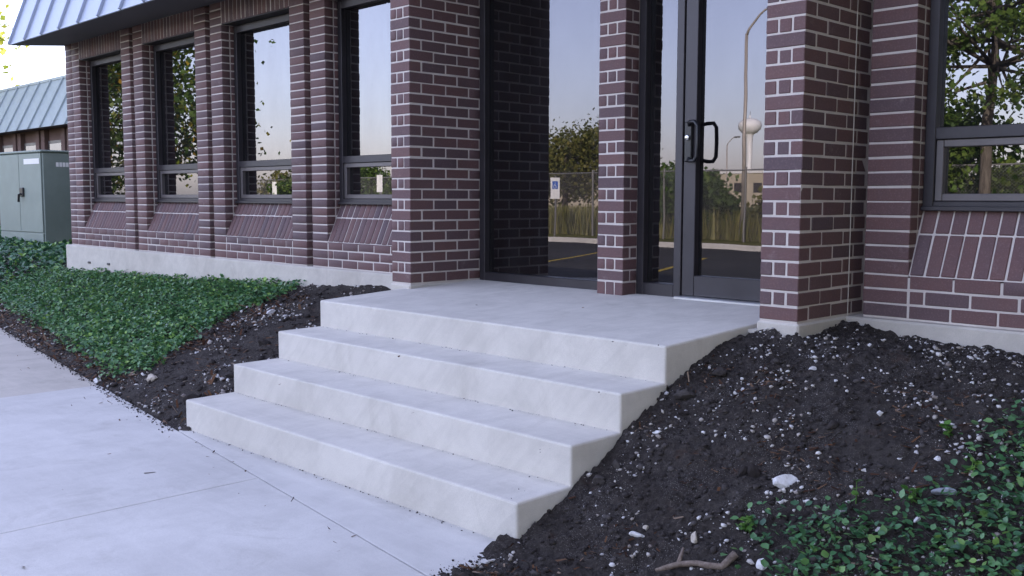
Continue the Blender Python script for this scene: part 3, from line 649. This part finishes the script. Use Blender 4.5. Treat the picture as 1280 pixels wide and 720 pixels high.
def ivy(name, poly, box, dens, size, height, label, soft=.06, thin=-.42):
    x0, x1, y0, y1 = box; n = int((x1-x0)*(y1-y0)*dens); P = np.stack([rng.uniform(x0, x1, n), rng.uniform(y0, y1, n)], 1)
    Q = P+rng.normal(0, soft, P.shape); P = P[in_poly(Q, poly)]
    P = P[(P[:, 1] > ye(P[:, 0])+.02) & ((P[:, 1] < .42) | (P[:, 0] < -9.68))]
    m = np.array([noise.noise(Vector((x*3, y*3, 0)))*.5+noise.noise(Vector((x*9, y*9, 4)))*.5 for x, y in P])
    P = P[(m+rng.uniform(-.5, .5, len(P))) > thin]; m = np.array([noise.noise(Vector((x*4, y*4, 9))) for x, y in P])
    z = H(P[:, 0], P[:, 1])+rng.uniform(.15, 1, len(P))*height*(1+.6*m); r = np.clip(rng.beta(2.2, 3.2, len(P))*.9+.2*m+.0, 0, .999)
    hi = rng.random(len(P)) < .05; r[hi] = rng.uniform(.9, 1, hi.sum())
    o = link(name, leaf_mesh(name, np.column_stack([P, z]), rng.uniform(.5, 1.3, len(P))*size, .5, rnd=r), 'ivy'); return tag(o, label, 'ivy', kind='stuff')
ivy('ivy', IVL, (-10, -3.9, -1.4, .44), 5200, .032, .045, 'dense dark green ivy bed between the sidewalk and the left brick wing', .05)
ivy('ivy', IVL, (-22, -10, -.5, 3.6), 900, .06, .06, 'far ivy around the foot of the utility cabinet', .05)
ivy('ivy', IVR, (.6, 2.4, -1.9, -.3), 6000, .026, .045, 'patch of glossy green ivy in the lower right corner below the soil slope', .06, -.22)
def sprout(x, y, h, n, label):
    s = empty('sprout', (x, y, float(H(x, y))+lump(x, y)-.004)); m = MB(); P = []; R_ = random.Random(int(x*1000))
    stems = max(1, n//5)
    for k in range(stems):
        a = R_.uniform(0, 6.28); l = R_.uniform(.2, .5)*h*(stems > 1); pts = [(math.cos(a)*l*t, math.sin(a)*l*t, h*t*R_.uniform(.85, 1.1)) for t in (0, .33, .66, 1)]; m.tube(pts, [.0022, .002, .0016, .001], 5)
        for t in range(1, 4): P += [pts[t], pts[t]]
        P += [pts[3]]
    m.build('stem', 'sprout', s); P = np.array(P); link('leaves', leaf_mesh('leaves', P, rng.uniform(.8, 1.2, len(P))*.026, .45), 'sprout', s)
    tag(s, label, 'plant')
sprout(1.114, -.575, .045, 10, 'small leafy green sprout alone on the soil below the right window')
sprout(.978, -.971, .085, 5, 'tall single light green shoot above the ivy patch')
sprout(1.145, -.93, .05, 10, 'pale green sprout next to the blue grey stone')
sprout(.70, -1.19, .05, 15, 'low spreading sprout at the left tip of the right ivy patch')
sprout(1.25, -.74, .045, 10, 'yellow green sprout at the upper rim of the right ivy by the picture edge')
# mulch, dead leaves, small twigs
def debris(name, P, label, size):
    n = len(P); P = P.copy(); P[:, 2] += .006
    lv = np.array([(-.5, 0, 0), (.5, 0, 0), (.35, 1, .1), (-.4, .9, -.05)]); me_r = rng.random(n)
    V = lv[None]*size[:, None, None]*np.stack([rng.uniform(.12, .55, n), rng.uniform(.6, 2.0, n), np.ones(n)], 1)[:, None]; az = rng.uniform(0, 6.28, n); t = rng.normal(0, .35, n)
    c, s = np.cos(t)[:, None], np.sin(t)[:, None]; A, Bv = V[:, :, 1].copy(), V[:, :, 2].copy(); V[:, :, 1] = A*c-Bv*s; V[:, :, 2] = A*s+Bv*c
    c, s = np.cos(az)[:, None], np.sin(az)[:, None]; A, Bv = V[:, :, 0].copy(), V[:, :, 1].copy(); V[:, :, 0] = A*c-Bv*s; V[:, :, 1] = A*s+Bv*c
    V += P[:, None]; F = np.arange(n*4).reshape(n, 4)
    o = link(name, np_mesh(name, V.reshape(-1, 3), F, me_r), 'mulch'); tag(o, label, 'mulch', kind='stuff')
p1 = ground_pts(6500, -.02, 2.2, -1.97, .3, lambda P: clumpy(P, .12, 3.1) & (P[:, 1] < -.45+.3*rng.random(len(P)))); debris('mulch', p1, 'reddish brown bark scraps and dead leaves on the soil right of the steps', .012+.018*rng.random(len(p1))**2)
p1 = ground_pts(16000, -10, -2.66, -1.75, .2, lambda P: notL(P)); p1 = p1[(p1[:, 0] < -4.0) | (rng.random(len(p1)) < .18)]; debris('mulch', p1, 'brown dead leaves and bark along the sidewalk edge of the ivy bed', .02+.03*rng.random(len(p1))**2)
# bits lying on the sidewalk and steps
P = []
for _ in range(46):
    u = rng.uniform(-6, -.2); v = abs(rng.normal(0, .12)) if rng.random() < .6 else rng.uniform(0, 1.4); x, y, z = smap(u, v, -.7085); P.append((x, y, z-.006))
for _ in range(16): P.append((rng.uniform(-2.5, -.2), rng.uniform(-.5, .4), -.052+.006*0+max(0, 0))) if False else None
debris('leaf_litter', np.array(P), 'few dead leaf bits scattered on the sidewalk', .010+.02*rng.random(len(P))**2)
for x, y, z in ((-1.05, -.05, -.03), (-1.62, -.28, -.042), (-1.35, -1.05, -.22), (-.9, -1.33, -.385), (-1.9, -1.38, -.386)):
    o = link('dead_leaf', leaf_mesh('dead_leaf', np.array([(0, 0, 0.)]), np.array([.018]), .2), 'mulch'); o.location = (x, y, z+.004); tag(o, {(-.03): 'tiny dark leaf scrap on the landing in front of the door', (-.042): 'dead leaf bit on the left half of the landing', (-.22): 'dead leaf bit on the second tread from the top', (-.385): 'brown leaf bit on the third tread, right half', (-.386): 'brown leaf bit on the third tread, left half'}[z], 'leaf')

# ------------------------------------------------------------------ trees, fence, lamps and signs across the parking lot (mirrored in the glass), and unseen trees added for shade
QV = np.array([(0, 0, 0), (.42, .45, .06), (0, 1, 0), (-.42, .45, .06)]); QF = np.array([(0, 1, 2), (0, 2, 3)])
def tree(name, base, h, r, mat, n, label, zc=.62, rz=.36, trunk=.14, ls=.13, seed=1, clumps=40, cr=.22, group=None, bare=.3):
    R_ = random.Random(seed); t = empty(name, base); m = MB(); top = h*.8
    pts = [(R_.uniform(-.06, .06)*h*.2*k, R_.uniform(-.06, .06)*h*.2*k, top*k) for k in (0, .2, .4, .6, .8, 1)]; m.tube(pts, [trunk*1.25, trunk, trunk*.85, trunk*.65, trunk*.45, trunk*.15], 9)
    C_ = []
    for k in range(clumps):
        while True:
            p = Vector((R_.uniform(-1, 1), R_.uniform(-1, 1), R_.uniform(-1, 1)))
            if .25 < p.length < 1: break
        q = Vector((p.x*r, p.y*r, zc*h+p.z*rz*h)); C_.append((q, R_.uniform(.55, 1.25)*cr*r))
        if k % 2 == 0:
            zz = max(bare*h*R_.uniform(1, 1.5), min(top*.95, q.z*R_.uniform(.6, .95))); a = Vector((0, 0, zz)); mid = a.lerp(q, .55)+Vector((0, 0, -.04*h)); m.tube([a, mid, q], [trunk*.35, trunk*.2, trunk*.06], 5)
    m.build('trunk', 'bark', t, True)
    per = n//clumps; P = []; rr = []
    for q, c in C_:
        P.append(np.array(q)+rng.normal(0, 1, (per, 3))*np.array([c, c, c*.6])); rr.append(np.clip(rng.normal(R_.uniform(.25, .75), .2, per), 0, .999))
    P = np.concatenate(P); rr = np.concatenate(rr); k = P[:, 2] > .05; P, rr = P[k], rr[k]
    link('crown', leaf_mesh('crown', P, rng.uniform(.6, 1.3, len(P))*ls, .9, lv=QV, lf=QF, rnd=rr), mat, t); tag(t, label, 'tree' if trunk > .05 else 'bush', group)
    return t
tree('tree', (-46.8, -16.5, -.85), 11.5, 5.2, 'leaf_autumn', 16000, 'large tree with yellowing leaves reflected in the two leftmost windows', .55, .42, .22, .26, 3, 70, .2)
tree('tree', (-30.5, -30.5, -.73), 4.9, 3.4, 'leaf_olive', 11000, 'round olive green tree behind the fence, reflected left of the slim brick pier', .62, .36, .16, .17, 5, 50, .2)
tree('tree', (-36, -32, -.73), 4.5, 3.2, 'leaf_olive', 8000, 'second olive tree behind the fence, right beside the round reflected one', .6, .36, .16, .17, 6, 40, .2)
tree('tree', (-6.9, -20.0, -.73), 9.5, 3.6, 'leaf_green', 15000, 'slender feathery tree with pale trunk reflected in the right window', .64, .30, .15, .15, 8, 70, .11, None, .42)
tree('tree', (-37.5, 3.6, -.5), 11.5, 4.6, 'leaf_yellow', 9000, 'backlit yellow green tree rising at the upper left corner behind the far roof', .66, .32, .2, .24, 11, 50, .22)
tree('tree', (8.2, -2.6, -.72), 8.5, 3.6, 'leaf_green', 15000, 'unseen broad leafy tree added right of the soil slope to shade the right-facing brick', .55, .42, .2, .24, 31, 60, .22)  # unseen, added to cut sky light on the brick faces turned right
tree('tree', (7.4, -8.2, -.86), 9.0, 3.5, 'leaf_green', 13000, 'second unseen leafy tree added at right, nearer the parking lot, to block sky light', .55, .42, .2, .24, 32, 60, .22)  # also added out of view, closes off the open sky at right
tree('tree', (-12.2, 4.6, -.3), 6.4, 1.9, 'leaf_green', 12000, 'unseen dense tree added behind the left corner of the building to darken the cabinet side', .52, .46, .12, .17, 41, 60, .2)  # added out of sight so the cabinet's right side turns dark
tree('shrub', (-11.2, 2.5, -.3), 2.6, 1.0, 'leaf_green', 7000, 'unseen bush added between the utility cabinet and the end wall to darken the cabinet side', .5, .46, .045, .12, 42, 40, .2)  # unseen too, added to keep sky light off the cabinet's right side
for i, (x, y, h, r, mt, l) in enumerate([(-8.9, -21.6, 4.0, 2.2, 'leaf_green', 'bushy shrub left of the feathery tree, reflected in the right window'), (-5.0, -21.8, 3.6, 2.1, 'leaf_green', 'dark shrub right of the feathery tree, reflected in the right window'), (-1.6, -21.5, 3.7, 2.0, 'leaf_green', 'shrub by the fence, farthest right in the right window reflection'),
    (-16.9, -22.2, 2.4, 1.3, 'leaf_green', 'green shrub by the fence reflected beside the door handle'), (-13.2, -22.4, 2.3, 1.2, 'leaf_olive', 'shrub by the fence reflected beside the right edge of the door'), (-38.3, -21.5, 3.1, 1.7, 'leaf_green', 'dark shrub reflected low in the second window from the left'), (-35.0, -22, 2.8, 1.4, 'leaf_green', 'shrub reflected low in the third window from the left'), (-42.2, -22.5, 2.6, 1.6, 'leaf_olive', 'olive shrub at the far left end of the fence'), (-27.5, -22, 2.0, 1.2, 'leaf_olive', 'low olive shrub behind the fence reflected in the fourth window'), (-19.8, -23.5, 2.6, 1.5, 'leaf_green', 'green shrub reflected in the narrow sidelight')]):
    tree('shrub', (x, y, -.73), h, r, mt, 11000, l, .48, .45, .045, .17, 20+i, 46, .2, 'shrubs along the far fence', .1)
# tall dry grass behind the fence
n = 26000; P = np.stack([rng.uniform(-44, 4, n), rng.uniform(-27, -20.8, n), np.full(n, -.73)], 1); lv = np.array([(-.03, 0, 0), (.03, 0, 0), (.01, .10, 1), (-.01, .10, 1)])
V = lv[None]*np.stack([np.ones(n), np.ones(n)*2, rng.uniform(.4, 1.05, n)], 1)[:, None]; az = rng.uniform(0, 6.28, n); c, s = np.cos(az)[:, None], np.sin(az)[:, None]; A, Bv = V[:, :, 0].copy(), V[:, :, 1].copy(); V[:, :, 0] = A*c-Bv*s; V[:, :, 1] = A*s+Bv*c; V += P[:, None]
tag(link('tall_grass', np_mesh('tall_grass', V.reshape(-1, 3), np.arange(n*4).reshape(n, 4), rng.random(n)), 'dry_grass'), 'tall rough grass behind the chain link fence across the lot', 'grass', kind='stuff')
n = 16000; P = np.stack([rng.uniform(-190, 20, n), rng.uniform(-170, -150, n), rng.uniform(0, 1, n)], 1); P[:, 2] = -.7+P[:, 2]*np.array([4.5+3.0*noise.noise(Vector((x*.07, 0, 2)))+1.5*noise.noise(Vector((x*.3, 0, 7))) for x in P[:, 0]])
tag(link('distant_treeline', leaf_mesh('distant_treeline', P, rng.uniform(.7, 1.4, n)*1.0, .9, lv=QV, lf=QF), 'leaf_olive'), 'distant line of trees on the horizon mirrored in the glass', 'trees', kind='stuff')
# chain link fence
fn = tag(empty('chain_link_fence', (-20, -20.5, -.73)), 'grey chain link fence across the parking lot, mirrored in the entrance glass', 'fence'); fw, fh = 24.0, 2.15
for i in range(17): MB().tube([(-24+i*3, 0, 0), (-24+i*3, 0, fh+.1)], .035, 8).build('post', 'galv', fn)
MB().tube([(-24, 0, fh), (24, 0, fh)], .022, 6).build('rail', 'galv', fn)
m = MB(); x = -24.0
while x < 24-fh:
    m.tube([(x, .03, .03), (x+fh, .03, fh)], .0028, 3, False); m.tube([(x+fh, .034, .03), (x, .034, fh)], .0028, 3, False); x += .085
o = m.build('wire_mesh', 'galv', fn); o['kind'] = 'stuff'
# parking signs
def sign(x, zc, label, symbol=True):
    s = empty('parking_sign', (x, -19.1, -.73)); MB().box(-.03, .03, -.02, .02, 0, zc+.73+.42, .004).build('post', 'galv', s)
    p = MB().box(-.20, .20, .021, .027, zc+.73-.34, zc+.73+.36, .002).build('panel', 'white_paint', s)
    if symbol:
        MB().box(-.12, .12, .0275, .031, zc+.73-.02, zc+.73+.24).build('blue_field', 'blue_paint', p)
        mm = MB(); zz = zc+.73; mm.box(-.012, .010, .0315, .034, zz+.10, zz+.17).box(-.012, .05, .0315, .034, zz+.078, zz+.098).box(.035, .055, .0315, .034, zz+.02, zz+.077)
        mm.tube([(math.cos(a)*.062-.005, .033, zz+.065+math.sin(a)*.062) for a in np.linspace(1.9, 5.8, 12)], .008, 5); mm.lathe([(0, -.014), (.014, 0), (0, .014)], (-.004, .033, zz+.195), 8); mm.build('wheelchair_symbol', 'white_paint', p)
    tag(s, label, 'sign', 'parking signs along the far kerb')
sign(-20.45, .88, 'parking sign with blue wheelchair symbol mirrored left of the slim brick pier'); sign(-30.2, 1.12, 'white parking sign mirrored in the window next to the left brick pier', False); sign(-38.2, .92, 'white parking sign mirrored low in the third window from the left', False)
# street lamps
def lamp(x, y, h, s_, label):
    l = empty('street_lamp', (x, y, -.73)); MB().tube([(0, 0, 0), (0, 0, h)], [.07*s_, .045*s_], 12).build('pole', 'lamp_pole', l, True); MB().lathe([(0, 0), (.17, 0), (.17, .05), (.10, .09), (.09, .3)], n=16).build('base', 'lamp_pole', l)
    MB().tube([(0, 0, h-.05), (.06, 0, h+.12), (.22, 0, h+.30), (.45, 0, h+.55), (.62, 0, h+.66), (.8, 0, h+.68)], [.045, .04, .038, .035, .033, .03], 8).build('arm', 'lamp_pole', l, True)
    MB().box(.72, 1.25, -.13, .13, h+.60, h+.74, .04).build('lamp_head', 'galv', l); tag(l, label, 'lamp', 'street lamps across the lot')
lamp(-14.85, -21.7, 6.35, 1, 'tall pale street lamp with curved arm mirrored in the door glass'); lamp(-47.5, -70, 6.0, 1.2, 'distant street lamp mirrored beside the door handle')
# water tower
wt = empty('water_tower', (-191.3, -300, -.9)); MB().lathe([(1.9, 0), (1.3, 3), (1.05, 8), (1.0, 20), (1.2, 23.4), (2.0, 24.6)], n=24).build('stem', 'tower', wt, True)
MB().lathe([(1.2, 23.9), (2.6, 24.5), (3.7, 25.7), (4.05, 27.0), (3.7, 28.2), (2.4, 29.2), (.6, 29.7), (0, 29.75)], n=32).build('tank', 'tower', wt, True); MB().lathe([(0, 29.7), (.3, 29.75), (.3, 30.6), (0, 30.8)], n=10).build('vent', 'tower', wt); MB().tube([(0, 0, 30), (0, 0, 32)], .08, 6).build('mast', 'galv', wt)
tag(wt, 'white bulb shaped water tower on a slim stem mirrored in the door glass', 'water tower')
def far_block(x0, x1, y0, y1, h, label, wins_=5):
    b = empty('warehouse', ((x0+x1)/2, y1, -.9)); hw = (x1-x0)/2; MB().box(-hw, hw, y0-y1, 0, 0, h, .02).build('wall', 'stucco', b); MB().box(-hw-.2, hw+.2, y0-y1-.2, .2, h, h+.35, .02).build('parapet', 'white_paint', b)
    for i in range(wins_):
        x = -hw+1.4+i*(2*hw-2.8)/max(1, wins_-1); wn = MB().box(x-.7, x+.7, .005, .06, h*.45, h*.72).build('window', 'bronze', b); MB().box(x-.6, x+.6, .061, .07, h*.47, h*.70).build('pane', 'glass', wn)
    tag(b, label, 'building')
far_block(-88, -72, -136, -122, 5.2, 'low cream warehouse mirrored behind the water tower stem'); far_block(-76, -67, -138, -128, 7.0, 'taller cream block mirrored at the right edge of the door glass', 3); far_block(-70, -52, -75, -64, 3.8, 'small cream building mirrored low in the window beside the left brick pier', 4)
